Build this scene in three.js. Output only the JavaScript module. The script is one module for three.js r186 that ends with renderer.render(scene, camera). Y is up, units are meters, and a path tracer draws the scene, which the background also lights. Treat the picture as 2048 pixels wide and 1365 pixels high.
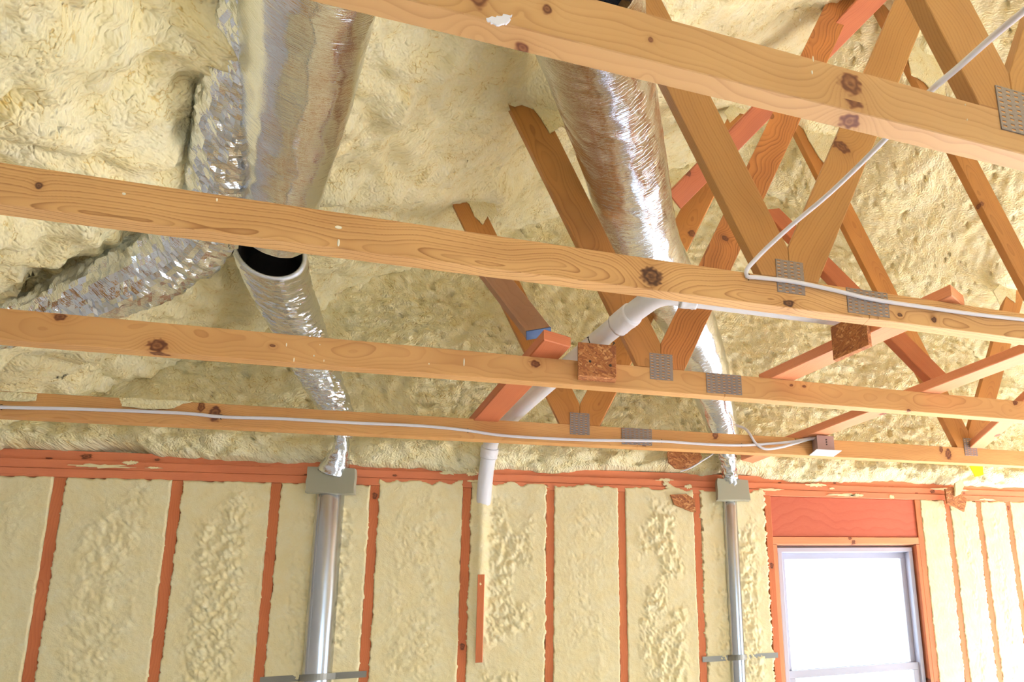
import * as THREE from 'three';
import { RoundedBoxGeometry } from 'three/addons/geometries/RoundedBoxGeometry.js';
import { mergeGeometries, mergeVertices } from 'three/addons/utils/BufferGeometryUtils.js';
import { createNoise3D } from 'simplex-noise';

// ---------------------------------------------------------------- camera, sky, sun, exposure
const EYE = 1.55;                                   // eye height above the floor
const scene = new THREE.Scene();
const renderer = new THREE.WebGLRenderer({ antialias: true });
renderer.toneMapping = THREE.LinearToneMapping;
renderer.toneMappingExposure = 0.61;
renderer.shadowMap.enabled = true;
renderer.shadowMap.type = THREE.PCFSoftShadowMap;

// survey of the camera: focal length and optical centre in pixels of the 2048 x 1365 frame (the photograph is an off-centre crop)
const FOC = 1212.71, CX = 1505.31, CY = 1067.19, YAW = 0.3274, PITCH = 0.1849, ROLL = -0.0571;
const fwd = new THREE.Vector3(Math.sin(YAW) * Math.cos(PITCH), Math.sin(PITCH), -Math.cos(YAW) * Math.cos(PITCH));
const r0 = new THREE.Vector3(Math.cos(YAW), 0, Math.sin(YAW));
const u0 = new THREE.Vector3().crossVectors(r0, fwd);
const right = r0.clone().multiplyScalar(Math.cos(ROLL)).addScaledVector(u0, Math.sin(ROLL));
const up = r0.clone().multiplyScalar(-Math.sin(ROLL)).addScaledVector(u0, Math.cos(ROLL));
const camera = new THREE.PerspectiveCamera(2 * Math.atan(1365 / FOC) * 180 / Math.PI, 2048 / 1365, 0.05, 100);
camera.setViewOffset(4096, 2730, 2048 - CX, 1365 - CY, 2048, 1365);
camera.position.set(0, EYE, 0);
camera.up.copy(up);
camera.lookAt(fwd.clone().add(camera.position));
camera.updateProjectionMatrix();
scene.add(camera);

scene.background = new THREE.Color(0.68, 0.85, 1.0);  // bright even overcast sky
scene.backgroundIntensity = 11.0;

const sun = new THREE.DirectionalLight(0xf2f5ff, 260);
sun.position.set(8.6, 6.6, -1.6); sun.target.position.set(1.8, 0, -2.1);
sun.castShadow = true; sun.shadow.mapSize.set(2048, 2048);
Object.assign(sun.shadow.camera, { left: -7, right: 7, top: 7, bottom: -7, near: 0.1, far: 25 });
scene.add(sun, sun.target);

// ---------------------------------------------------------------- survey helpers: scene metres, z = distance towards the end wall, y from eye height
const V3 = (x, y, z) => new THREE.Vector3(x, y + EYE, -z);
function ray(px, py) {
  const d = right.clone().multiplyScalar((px - CX) / FOC).addScaledVector(up, -(py - CY) / FOC).add(fwd);
  return [d.x, d.y, -d.z];
}
const onZ = (px, py, z) => { const v = ray(px, py), t = z / v[2]; return [v[0] * t, v[1] * t, z]; };
const onY = (px, py, y) => { const v = ray(px, py), t = y / v[1]; return [v[0] * t, y, v[2] * t]; };

// ---------------------------------------------------------------- random and noise
function rng(seed) { let s = seed >>> 0; return () => { s = (s + 0x6d2b79f5) | 0; let t = Math.imul(s ^ (s >>> 15), 1 | s); t = (t + Math.imul(t ^ (t >>> 7), 61 | t)) ^ t; return ((t ^ (t >>> 14)) >>> 0) / 4294967296; }; }
const n3 = createNoise3D(rng(7)), n3b = createNoise3D(rng(99));
const clamp = (x, a = 0, b = 1) => Math.min(b, Math.max(a, x));
const smooth = (a, b, x) => { const t = clamp((x - a) / (b - a)); return t * t * (3 - 2 * t); };
const mix = (a, b, t) => a + (b - a) * t;
const billow = (x, y, z) => Math.abs(n3(x, y, z));

// ---------------------------------------------------------------- naming and tagging
const used = new Map();
function numbered(name) { const k = used.get(name) ?? 0; used.set(name, k + 1); return k ? name + '_' + String(k).padStart(3, '0') : name; }
function shadows(m) { m.castShadow = true; m.receiveShadow = true; return m; }
function part(name, geo, mat, parent, label) {
  const m = shadows(new THREE.Mesh(geo, mat));
  m.name = name; parent.add(m);
  if (label) m.userData.label = label;
  return m;
}
function thing(name, label, category, at, group) {
  const g = new THREE.Group(); g.name = numbered(name); g.userData = { label, category };
  if (group) g.userData.group = group;
  if (at) g.position.copy(at);
  scene.add(g); return g;
}
function single(name, geo, mat, label, category, group) {
  const m = shadows(new THREE.Mesh(geo, mat)); m.name = numbered(name); m.userData = { label, category };
  if (group) m.userData.group = group;
  scene.add(m); return m;
}
function structure(name) { const g = new THREE.Group(); g.name = name; g.userData = { kind: 'structure' }; scene.add(g); return g; }
// recentre a geometry that was built in world coordinates on its thing's base
const local = (geo, g) => geo.translate(-g.position.x, -g.position.y, -g.position.z);

// ---------------------------------------------------------------- wood: a solid texture of growth rings and knots, unrolled round a 2x4 (89 + 38 + 89 + 38 mm)
const TL = 3.2, PER = 0.254;
function woodTexture(seed, early, late, opt = {}) {
  const W = opt.w ?? 2048, H = opt.h ?? 256, data = new Uint8Array(W * H * 4), rand = rng(seed);
  const py0 = opt.py ?? mix(-0.05, 0.14, rand()), pz0 = opt.pz ?? mix(-0.09, -0.02, rand()), ring = opt.ring ?? mix(0.0042, 0.0065, rand());
  const knots = opt.knots ?? Array.from({ length: opt.nk ?? 5 }, () => [rand() * TL, rand() * PER, mix(0.006, 0.013, rand())]);
  const pos = (v) => {                                // perimeter -> cross-section (y up the face, z into the board)
    if (v < 0.089) return [v, 0]; if (v < 0.127) return [0.089, v - 0.089];
    if (v < 0.216) return [0.089 - (v - 0.127), 0.038]; return [0, 0.038 - (v - 0.216)];
  };
  const K = knots.map(([x, v, r]) => { const [y, z] = pos(v); const dy = y - py0, dz = z - pz0, l = Math.hypot(dy, dz); return { x, r, dy: dy / l, dz: dz / l, y, z }; });
  const o = seed * 3.17, amp = opt.wave ?? 0.018;
  for (let j = 0; j < H; j++) {
    const vv = (j + 0.5) / H * PER, [y, z] = pos(vv);
    for (let i = 0; i < W; i++) {
      const x = (i + 0.5) / W * TL, a = x / TL * 2 * Math.PI, cx = Math.cos(a) * 0.5, sx = Math.sin(a) * 0.5;
      const py = py0 + amp * n3(cx * 2.2, sx * 2.2, o) + 0.4 * amp * n3(cx * 6, sx * 6, o + 5), pz = pz0 + amp * n3(cx * 2.2, sx * 2.2, o + 9) + 0.3 * amp * n3(cx * 7, sx * 7, o + 3);
      let ph = Math.hypot(y - py, z - pz) / ring, kn = 0, kd = 1, halo = 0;
      for (const k of K) {
        let dx = Math.abs(x - k.x); dx = Math.min(dx, TL - dx);
        if (dx > k.r * 7) continue;
        const wy = y - k.y, wz = z - k.z, al = wy * k.dy + wz * k.dz, d = Math.hypot(dx * 0.72, wy - al * k.dy, wz - al * k.dz) / k.r;
        ph += 3.2 * (k.r / 0.011) * Math.exp(-(d * d) / 6);
        const dn = d * (1 + 0.28 * n3(x * 55, y * 70, z * 70 + o));
        if (dn < 1.25 && Math.abs(al) < 0.03) { const q = smooth(1.25, 0.8, dn); if (q > kn) { kn = q; kd = dn; } }
        if (Math.abs(al) < 0.03) halo = Math.max(halo, Math.exp(-d * d * 0.32));
      }
      ph += 0.25 * n3(cx * 9, sx * 9, y * 22 + o);
      const f = ph - Math.floor(ph), band = 0.6 + 0.5 * n3(Math.floor(ph) * 0.63, o, 1.7);
      let t = band * (Math.pow(f, 3.2) * smooth(1.0, 0.93, f)) * 1.1;
      const fib = 0.5 * n3(cx * 26, sx * 26, y * 420 + z * 420 + o) + 0.5 * n3(cx * 80, sx * 80, y * 800 + z * 500 + o);
      t = clamp((opt.contrast ?? 0.75) * t + 0.12 * fib + 0.10 + 0.16 * n3(cx * 3, sx * 3, y * 11 + o + 40) + 0.35 * halo);
      const kk = kn * clamp(0.72 + 0.2 * smooth(0.45, 0.95, kd) + 0.16 * Math.sin(kd * 11) + 0.16 * n3(x * 60, y * 90, z * 90 + o));
      const p = (j * W + i) * 4;
      for (let c = 0; c < 3; c++) { let q = mix(early[c], late[c], t); q = mix(q, [92, 44, 20][c] * (opt.kdark ?? 1), kk); data[p + c] = clamp(q + 5 * fib, 0, 255); }
      data[p + 3] = 255;
    }
  }
  const tex = new THREE.DataTexture(data, W, H, THREE.RGBAFormat);
  tex.wrapS = tex.wrapT = THREE.RepeatWrapping; tex.magFilter = THREE.LinearFilter; tex.minFilter = THREE.LinearMipmapLinearFilter; tex.generateMipmaps = true;
  tex.colorSpace = THREE.SRGBColorSpace; tex.needsUpdate = true;
  return tex;
}
function woodMat(tex, rough = 0.62) { return new THREE.MeshStandardMaterial({ map: tex, bumpMap: tex, bumpScale: 0.0006, roughness: rough }); }

const CHORD_E = [226, 170, 112], CHORD_L = [172, 104, 52], WEB_E = [202, 132, 62], WEB_L = [142, 78, 28];
const RED_E = [192, 96, 52], RED_L = [150, 62, 34];
const mats = {};
// chords: knots surveyed on the faces, [pixel x, pixel y, radius, depth behind the front arris for the underside]
const knotsAt = (z, heel, list) => list.map(([a, b, r, under]) => { const q = onZ(a, b, z + (under ?? 0)); return [(q[0] - heel + 0.05 + TL) % TL, under ? 0.089 + under : clamp(0.997 - q[1], 0, 0.089), r]; });
mats.chordA = woodMat(woodTexture(11, [186, 146, 98], [146, 102, 60], { py: -0.06, pz: -0.08, ring: 0.011, wave: 0.01, contrast: 0.6, knots: knotsAt(0.789, -1.18, [[1238, 68, 0.009], [1358, 87, 0.005], [1893, 219, 0.014], [1888, 272, 0.012, 0.02], [1238, 8, 0.006], [1310, 165, 0.007, 0.03], [1540, 142, 0.003]]) }));
mats.chordB = woodMat(woodTexture(23, [204, 160, 106], [148, 102, 58], { py: 0.075, pz: -0.022, ring: 0.0062, wave: 0.02, contrast: 1.15, kdark: 0.7, knots: knotsAt(1.399, -1.43, [[1303, 553, 0.017], [1578, 607, 0.010], [78, 371, 0.004], [1800, 630, 0.006], [1868, 640, 0.007]]) }));
mats.chordC = woodMat(woodTexture(37, [200, 153, 98], [154, 102, 56], { py: 0.03, pz: -0.05, ring: 0.0085, wave: 0.02, contrast: 0.55, knots: knotsAt(2.008, -1.68, [[315, 692, 0.014], [546, 692, 0.005], [1070, 728, 0.011], [120, 634, 0.01], [1583, 771, 0.005], [1608, 773, 0.005], [1818, 825, 0.006]]) }));
mats.chordD = woodMat(woodTexture(41, [198, 148, 90], [150, 96, 50], { py: 0.1, pz: -0.03, ring: 0.007, wave: 0.02, contrast: 0.7, knots: knotsAt(2.618, -1.93, [[430, 828, 0.013], [1288, 889, 0.007], [1430, 868, 0.009], [1882, 899, 0.007]]) }));
mats.webA = woodMat(woodTexture(53, [174, 127, 72], [132, 87, 42], { nk: 3, ring: 0.006, contrast: 0.6, wave: 0.012 }));
mats.webB = woodMat(woodTexture(59, [170, 116, 58], [126, 79, 34], { nk: 6, ring: 0.0042, contrast: 0.55, wave: 0.01 }));
mats.webC = woodMat(woodTexture(61, [172, 115, 54], [128, 76, 30], { nk: 5, ring: 0.004, contrast: 0.6, wave: 0.01 }));
mats.webMottled = woodMat(woodTexture(65, [182, 116, 58], [104, 54, 20], { nk: 4, ring: 0.0065, contrast: 1.0, wave: 0.03 }));
mats.brace = woodMat(woodTexture(67, [176, 100, 62], [140, 70, 42], { nk: 4, ring: 0.005, contrast: 0.5, wave: 0.01 }));
mats.greyWood = woodMat(woodTexture(63, [164, 120, 94], [140, 96, 70], { nk: 4, ring: 0.01, contrast: 0.4, wave: 0.01 }));
mats.bracePale = woodMat(woodTexture(69, [212, 140, 98], [176, 100, 66], { nk: 4, ring: 0.005, contrast: 0.5, wave: 0.01 }));
mats.stud = woodMat(woodTexture(71, [190, 108, 64], [158, 78, 44], { nk: 5, ring: 0.0035, contrast: 0.5, wave: 0.01 }), 0.7);
mats.plate = woodMat(woodTexture(73, [208, 124, 84], [176, 92, 60], { nk: 3, ring: 0.006 }), 0.7);
mats.pale = woodMat(woodTexture(79, [208, 138, 94], [176, 96, 60], { nk: 3, ring: 0.007 }));

// convex prism: polygon in the plane (U along the grain, W across), thickness along N; chamfered rims; uv unrolled round the board
function prism(poly, thick, org, U, W, N, opt = {}) {
  const ch = opt.ch ?? 0.0015, u0 = opt.u0 ?? 0, w = opt.width ?? 0.089;
  const P = [], UV = [];
  const area = poly.reduce((s, p, i) => { const q = poly[(i + 1) % poly.length]; return s + p[0] * q[1] - q[0] * p[1]; }, 0);
  if (area < 0) poly = poly.slice().reverse();
  const n = poly.length, inset = [];
  for (let i = 0; i < n; i++) {
    const a = poly[(i + n - 1) % n], b = poly[i], c = poly[(i + 1) % n];
    const l1 = Math.hypot(b[0] - a[0], b[1] - a[1]) || 1, l2 = Math.hypot(c[0] - b[0], c[1] - b[1]) || 1;
    const n1 = [-(b[1] - a[1]) / l1, (b[0] - a[0]) / l1], n2 = [-(c[1] - b[1]) / l2, (c[0] - b[0]) / l2];
    const k = ch / Math.max(0.25, 1 + n1[0] * n2[0] + n1[1] * n2[1]);
    inset.push([b[0] + (n1[0] + n2[0]) * k, b[1] + (n1[1] + n2[1]) * k]);
  }
  const at = (p, d) => [org.x + U.x * p[0] + W.x * p[1] + N.x * d, org.y + U.y * p[0] + W.y * p[1] + N.y * d, org.z + U.z * p[0] + W.z * p[1] + N.z * d];
  const tri = (a, b, c, ua, ub, uc) => { P.push(...a, ...b, ...c); UV.push(...ua, ...ub, ...uc); };
  const uvF = (p) => [(p[0] + u0) / TL, clamp((w / 2 - p[1]) / w, 0, 1) * 0.089 / PER];
  const uvB = (p) => [(p[0] + u0) / TL, (0.127 + clamp((p[1] + w / 2) / w, 0, 1) * 0.089) / PER];
  for (let i = 1; i < n - 1; i++) {
    tri(at(inset[0], thick), at(inset[i], thick), at(inset[i + 1], thick), uvF(inset[0]), uvF(inset[i]), uvF(inset[i + 1]));
    tri(at(inset[0], 0), at(inset[i + 1], 0), at(inset[i], 0), uvB(inset[0]), uvB(inset[i + 1]), uvB(inset[i]));
  }
  const quad = (a, b, c, d, ua, ub, uc, ud) => { tri(a, b, c, ua, ub, uc); tri(a, c, d, ua, uc, ud); };
  for (let i = 0; i < n; i++) {
    const j = (i + 1) % n, p = poly[i], q = poly[j], du = q[0] - p[0], dw = q[1] - p[1], l = Math.hypot(du, dw), ny = -du / l;   // outward normal's W component for a ccw polygon
    const side = Math.abs(ny) > 0.6 ? (ny < 0 ? 0.089 : 0.216) : -1;
    const uvS = (r, d) => {
      if (side < 0) return [(u0 + 0.3 + r[1] * 0.2) / TL, (0.02 + (d / thick) * 0.03) / PER];
      return [(r[0] + u0) / TL, (side + (side === 0.089 ? 1 - d / thick : d / thick) * 0.038) / PER];
    };
    quad(at(p, ch), at(q, ch), at(q, thick - ch), at(p, thick - ch), uvS(p, ch), uvS(q, ch), uvS(q, thick - ch), uvS(p, thick - ch));
    quad(at(p, thick - ch), at(q, thick - ch), at(inset[j], thick), at(inset[i], thick), uvS(p, thick), uvS(q, thick), uvS(q, thick), uvS(p, thick));
    quad(at(inset[i], 0), at(inset[j], 0), at(q, ch), at(p, ch), uvS(p, 0), uvS(q, 0), uvS(q, 0), uvS(p, 0));
  }
  const g = new THREE.BufferGeometry();
  g.setAttribute('position', new THREE.Float32BufferAttribute(P, 3)); g.setAttribute('uv', new THREE.Float32BufferAttribute(UV, 2));
  g.computeVertexNormals();
  return g;
}
// a straight board from a to b (world points on its axis): width along the hint direction, thickness across
function board(a, b, width, thick, hint, opt = {}) {
  const U = b.clone().sub(a), L = U.length(); U.normalize();
  const W = hint.clone().addScaledVector(U, -hint.dot(U)).normalize(), N = new THREE.Vector3().crossVectors(U, W);
  const org = a.clone().addScaledVector(N, -thick / 2);
  return prism([[0, -width / 2], [L, -width / 2], [L, width / 2], [0, width / 2]], thick, org, U, W, N, { width, ...opt });
}
const X = new THREE.Vector3(1, 0, 0), Y = new THREE.Vector3(0, 1, 0), Z = new THREE.Vector3(0, 0, 1);
function box(x0, x1, y0, y1, z0, z1) {              // survey axes
  const g = new THREE.BoxGeometry(x1 - x0, y1 - y0, z1 - z0);
  return g.translate((x0 + x1) / 2, (y0 + y1) / 2 + EYE, -(z0 + z1) / 2);
}
// smooth tube along points with radii, optional displacement f(s metres, angle, i)
function tube(pts, radii, { nu = 120, nv = 32, disp, caps = true, closedStart = true, closedEnd = true, open = false, wall = 0.006 } = {}) {
  const curve = new THREE.CatmullRomCurve3(pts, false, 'centripetal'), len = curve.getLength(), fr = curve.computeFrenetFrames(nu, false);
  const P = [], UV = [], I = [];
  const rad = (t) => { if (typeof radii === 'number') return radii; const k = t * (radii.length - 1), i = Math.min(Math.floor(k), radii.length - 2); return mix(radii[i], radii[i + 1], k - i); };
  for (let i = 0; i <= nu; i++) {
    const t = i / nu, c = curve.getPointAt(t), r = rad(t);
    for (let j = 0; j <= nv; j++) {
      const th = (j % nv) / nv * 2 * Math.PI, d = disp ? disp(t * len, th, t) : 0, R = r + d;
      const nx = Math.cos(th), ny = Math.sin(th), N = fr.normals[i], B = fr.binormals[i];
      P.push(c.x + R * (nx * N.x + ny * B.x), c.y + R * (nx * N.y + ny * B.y), c.z + R * (nx * N.z + ny * B.z));
      UV.push(t * len, j / nv * 2 * Math.PI * r);
    }
  }
  const row = nv + 1;
  for (let i = 0; i < nu; i++) for (let j = 0; j < nv; j++) { const a = i * row + j, b = a + row; I.push(a, a + 1, b, b, a + 1, b + 1); }
  const g = new THREE.BufferGeometry();
  if (caps) for (const [i, dir] of [[0, -1], [nu, 1]]) {
    if ((i === 0 && !closedStart) || (i === nu && !closedEnd)) continue;
    const c = curve.getPointAt(i / nu), k = P.length / 3; P.push(c.x, c.y, c.z); UV.push(0, 0);
    for (let j = 0; j < nv; j++) { const a = i * row + j; dir > 0 ? I.push(k, a, a + 1) : I.push(k, a + 1, a); }
  }
  g.setAttribute('position', new THREE.Float32BufferAttribute(P, 3)); g.setAttribute('uv', new THREE.Float32BufferAttribute(UV, 2)); g.setIndex(I);
  g.computeVertexNormals();
  // join the seam's normals
  const nn = g.attributes.normal;
  for (let i = 0; i <= nu; i++) { const a = i * row, b = a + nv; const v = new THREE.Vector3(nn.getX(a) + nn.getX(b), nn.getY(a) + nn.getY(b), nn.getZ(a) + nn.getZ(b)).normalize(); nn.setXYZ(a, v.x, v.y, v.z); nn.setXYZ(b, v.x, v.y, v.z); }
  return g;
}
const S = (a) => V3(...a);

// ---------------------------------------------------------------- foam material
function tileNoise(size, f) {                          // f(cos/sin torus coordinates)
  const d = new Float32Array(size * size);
  for (let j = 0; j < size; j++) for (let i = 0; i < size; i++) {
    const a = i / size * 2 * Math.PI, b = j / size * 2 * Math.PI; d[j * size + i] = f(Math.cos(a), Math.sin(a), Math.cos(b), Math.sin(b));
  }
  return d;
}
function tex(size, fn, srgb) {
  const data = new Uint8Array(size * size * 4);
  for (let i = 0; i < size * size; i++) { const c = fn(i); data[i * 4] = clamp(c[0], 0, 255); data[i * 4 + 1] = clamp(c[1], 0, 255); data[i * 4 + 2] = clamp(c[2], 0, 255); data[i * 4 + 3] = 255; }
  const t = new THREE.DataTexture(data, size, size, THREE.RGBAFormat);
  t.wrapS = t.wrapT = THREE.RepeatWrapping; t.magFilter = THREE.LinearFilter; t.minFilter = THREE.LinearMipmapLinearFilter; t.generateMipmaps = true;
  if (srgb) t.colorSpace = THREE.SRGBColorSpace; t.needsUpdate = true; return t;
}
const torus = (k, o) => (a, b, c, d) => n3(a * k + o, b * k + c * k * 0.9, d * k - o) * 0.6 + n3b(c * k - o, d * k + a * k * 0.4, b * k * 0.8 + o) * 0.4;
function foamMaterial(base, yellow, white, cracks, bump) {
  const s = 512, big = tileNoise(s, torus(1.6, 3)), mid = tileNoise(s, torus(4, 11)), fine = tileNoise(s, torus(11, 20)), fin2 = tileNoise(s, torus(30, 31)), lump = tileNoise(s, torus(6.5, 44));
  const crack = (i) => cracks * (1 - smooth(0.0, 0.075, Math.abs(mid[i] + 0.25 * fine[i]))) * smooth(0.06, 0.34, big[i] + 0.35 * lump[i]);
  const map = tex(s, (i) => {
    const y = clamp(0.35 + 0.5 * big[i] + 0.35 * mid[i]), w = clamp(-0.1 + 0.55 * mid[i] - 0.3 * big[i] + 0.25 * fine[i]), k = crack(i);
    return [0, 1, 2].map((c) => mix(mix(mix(base[c], yellow[c], y * 0.6), white[c], w * 0.8), [200, 160, 80][c], k * 0.75) + 4 * fin2[i]);
  }, true);
  const b = tex(s, (i) => { const q = 120 + 60 * ((cracks ? 1.0 : 0.35) * (Math.abs(lump[i]) * 1.3 - 0.3) + 0.55 * (Math.abs(fine[i]) - 0.3) + 0.2 * fin2[i] - 0.9 * crack(i)); return [q, q, q]; });
  map.repeat.set(1 / 0.7, 1 / 0.7); b.repeat.set(1 / 0.7, 1 / 0.7);
  return new THREE.MeshStandardMaterial({ map, bumpMap: b, bumpScale: bump, roughness: 0.72 });
}
mats.foam = foamMaterial([240, 227, 184], [237, 216, 156], [243, 237, 212], 0.0, 0.004);
mats.foamRoof = foamMaterial([238, 228, 188], [233, 213, 148], [243, 239, 222], 0.8, 0.016);

// heightfield: f(s, t) -> survey point [x, y, z]; grid ns x nt
function field(f, s0, s1, t0, t1, ns, nt, flip = false) {
  const P = new Float32Array((ns + 1) * (nt + 1) * 3), UV = new Float32Array((ns + 1) * (nt + 1) * 2), I = [];
  let k = 0;
  for (let j = 0; j <= nt; j++) for (let i = 0; i <= ns; i++, k++) {
    const s = mix(s0, s1, i / ns), t = mix(t0, t1, j / nt), p = f(s, t);
    P[k * 3] = p[0]; P[k * 3 + 1] = p[1] + EYE; P[k * 3 + 2] = -p[2]; UV[k * 2] = s; UV[k * 2 + 1] = t;
  }
  for (let j = 0; j < nt; j++) for (let i = 0; i < ns; i++) { const a = j * (ns + 1) + i, b = a + 1, c = a + ns + 1, d = c + 1; flip ? I.push(a, c, b, b, c, d) : I.push(a, b, c, b, d, c); }
  const g = new THREE.BufferGeometry();
  g.setAttribute('position', new THREE.BufferAttribute(P, 3)); g.setAttribute('uv', new THREE.BufferAttribute(UV, 2)); g.setIndex(I); g.computeVertexNormals();
  return g;
}

// ---------------------------------------------------------------- the building's shape: gable roof whose ridge runs skewed to the end wall
const K = -0.41, ZD = 2.618, ZW = 3.13;                // skew of the ridge, truss D, inner face of the end wall studs
const HEEL_L = -1.93, HEEL_R = 4.22, RIDGE = 1.145, SL = 0.66;
const skew = (z) => K * (z - ZD);
const slopeL = (x, z) => 2.03 + SL * (x - skew(z) + 0.36), slopeR = (x, z) => 2.03 - SL * (x - skew(z) - 2.65);
const CB = 0.908, CT = 0.997;                          // bottom chords: underside and top

// ---- floor, roof and the walls that are out of the frame
const plywood = new THREE.MeshStandardMaterial({ map: woodTexture(83, [206, 178, 134], [186, 150, 104], { w: 1024, h: 256, nk: 8, ring: 0.012 }), roughness: 0.8 });
const boardGrey = new THREE.MeshStandardMaterial({ map: woodTexture(85, [206, 202, 198], [190, 184, 178], { w: 1024, h: 128, nk: 0, ring: 0.02 }), roughness: 0.75 });
{
  const g = structure('floor');
  for (let i = -2; i < 8; i++) for (let j = -3; j < 3; j++) part('floor_panel', box(i * 1.22 - 1 + 0.002, i * 1.22 + 0.22 - 0.002, -EYE - 0.02, -EYE, j * 1.22 - 0.5 + 0.002, j * 1.22 + 0.72 - 0.002), boardGrey, g);
  part('subfloor', box(-4, 10, -EYE - 0.2, -EYE - 0.021, -5, 3.6), plywood, g);
}
const bareBoard = new THREE.MeshStandardMaterial({ color: 0xb4b2b0, roughness: 0.85 });
function skewWall(name, xh, out, openings) {           // side wall along the skewed eave line, with window openings [z0, z1, y0, y1]
  const g = structure(name), x = (z) => xh + skew(z), zs = [-4.2, ...openings.flatMap((o) => [o[0], o[1]]), 3.4];
  const slab = (z0, z1, y0, y1) => {
    const P = [[x(z0), z0], [x(z1), z1], [x(z1) + out, z1], [x(z0) + out, z0]];
    const sh = new THREE.Shape(P.map(([a, b]) => new THREE.Vector2(a, b))), e = new THREE.ExtrudeGeometry(sh, { depth: y1 - y0, bevelEnabled: false });
    e.rotateX(-Math.PI / 2); e.translate(0, y0 + EYE, 0);
    return e;
  };
  const G = [];
  for (let i = 0; i < zs.length - 1; i++) {
    if (zs[i + 1] - zs[i] < 0.01) continue;
    const o = openings.find((q) => q[0] === zs[i] && q[1] === zs[i + 1]);
    if (!o) G.push(slab(zs[i], zs[i + 1], -EYE, CT)); else { if (o[2] > -EYE) G.push(slab(zs[i], zs[i + 1], -EYE, o[2])); G.push(slab(zs[i], zs[i + 1], o[3], CT)); }
  }
  part('wall_board', mergeGeometries(G), bareBoard, g);
  return g;
}
skewWall('wall_left', HEEL_L - 0.02, -0.2, []);
skewWall('wall_right', HEEL_R + 0.02, 0.2, [[0.9, 2.95, -EYE, 0.55]]);
{
  const g = structure('wall_back'), zb = -3.9, a = HEEL_L + skew(zb) - 0.3, b = HEEL_R + skew(zb) + 0.3, d0 = 1.8, d1 = 5.6;
  part('wall_board', mergeGeometries([box(a, d0, -EYE, 3.3, zb - 0.2, zb), box(d1, b, -EYE, 3.3, zb - 0.2, zb), box(d0, d1, 0.55, 3.3, zb - 0.2, zb)]), bareBoard, g);
}
{
  const g = structure('roof');
  for (const side of [-1, 1]) {
    const xs = (z) => (side < 0 ? [HEEL_L - 0.5, RIDGE + 0.05] : [RIDGE - 0.05, HEEL_R + 0.5]).map((q) => q + skew(z));
    const h = (x, z) => (side < 0 ? slopeL(x, z) : slopeR(x, z)) + 0.16;
    const P = [], add = (dy) => { for (const z of [-4.2, 3.4]) for (const x of xs(z)) P.push(x, h(x, z) + dy + EYE, -z); };
    add(0); add(0.2);
    const ge = new THREE.BufferGeometry(); ge.setAttribute('position', new THREE.Float32BufferAttribute(P, 3));
    ge.setIndex([0, 1, 3, 0, 3, 2, 4, 7, 5, 4, 6, 7, 0, 5, 1, 0, 4, 5, 2, 3, 7, 2, 7, 6, 0, 2, 6, 0, 6, 4, 1, 7, 3, 1, 5, 7]);
    const flat = ge.toNonIndexed(); flat.computeVertexNormals(); flat.setAttribute('uv', new THREE.Float32BufferAttribute(new Float32Array(flat.attributes.position.count * 2), 2));
    part('roof_deck', flat, plywood, g);
  }
}

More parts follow.
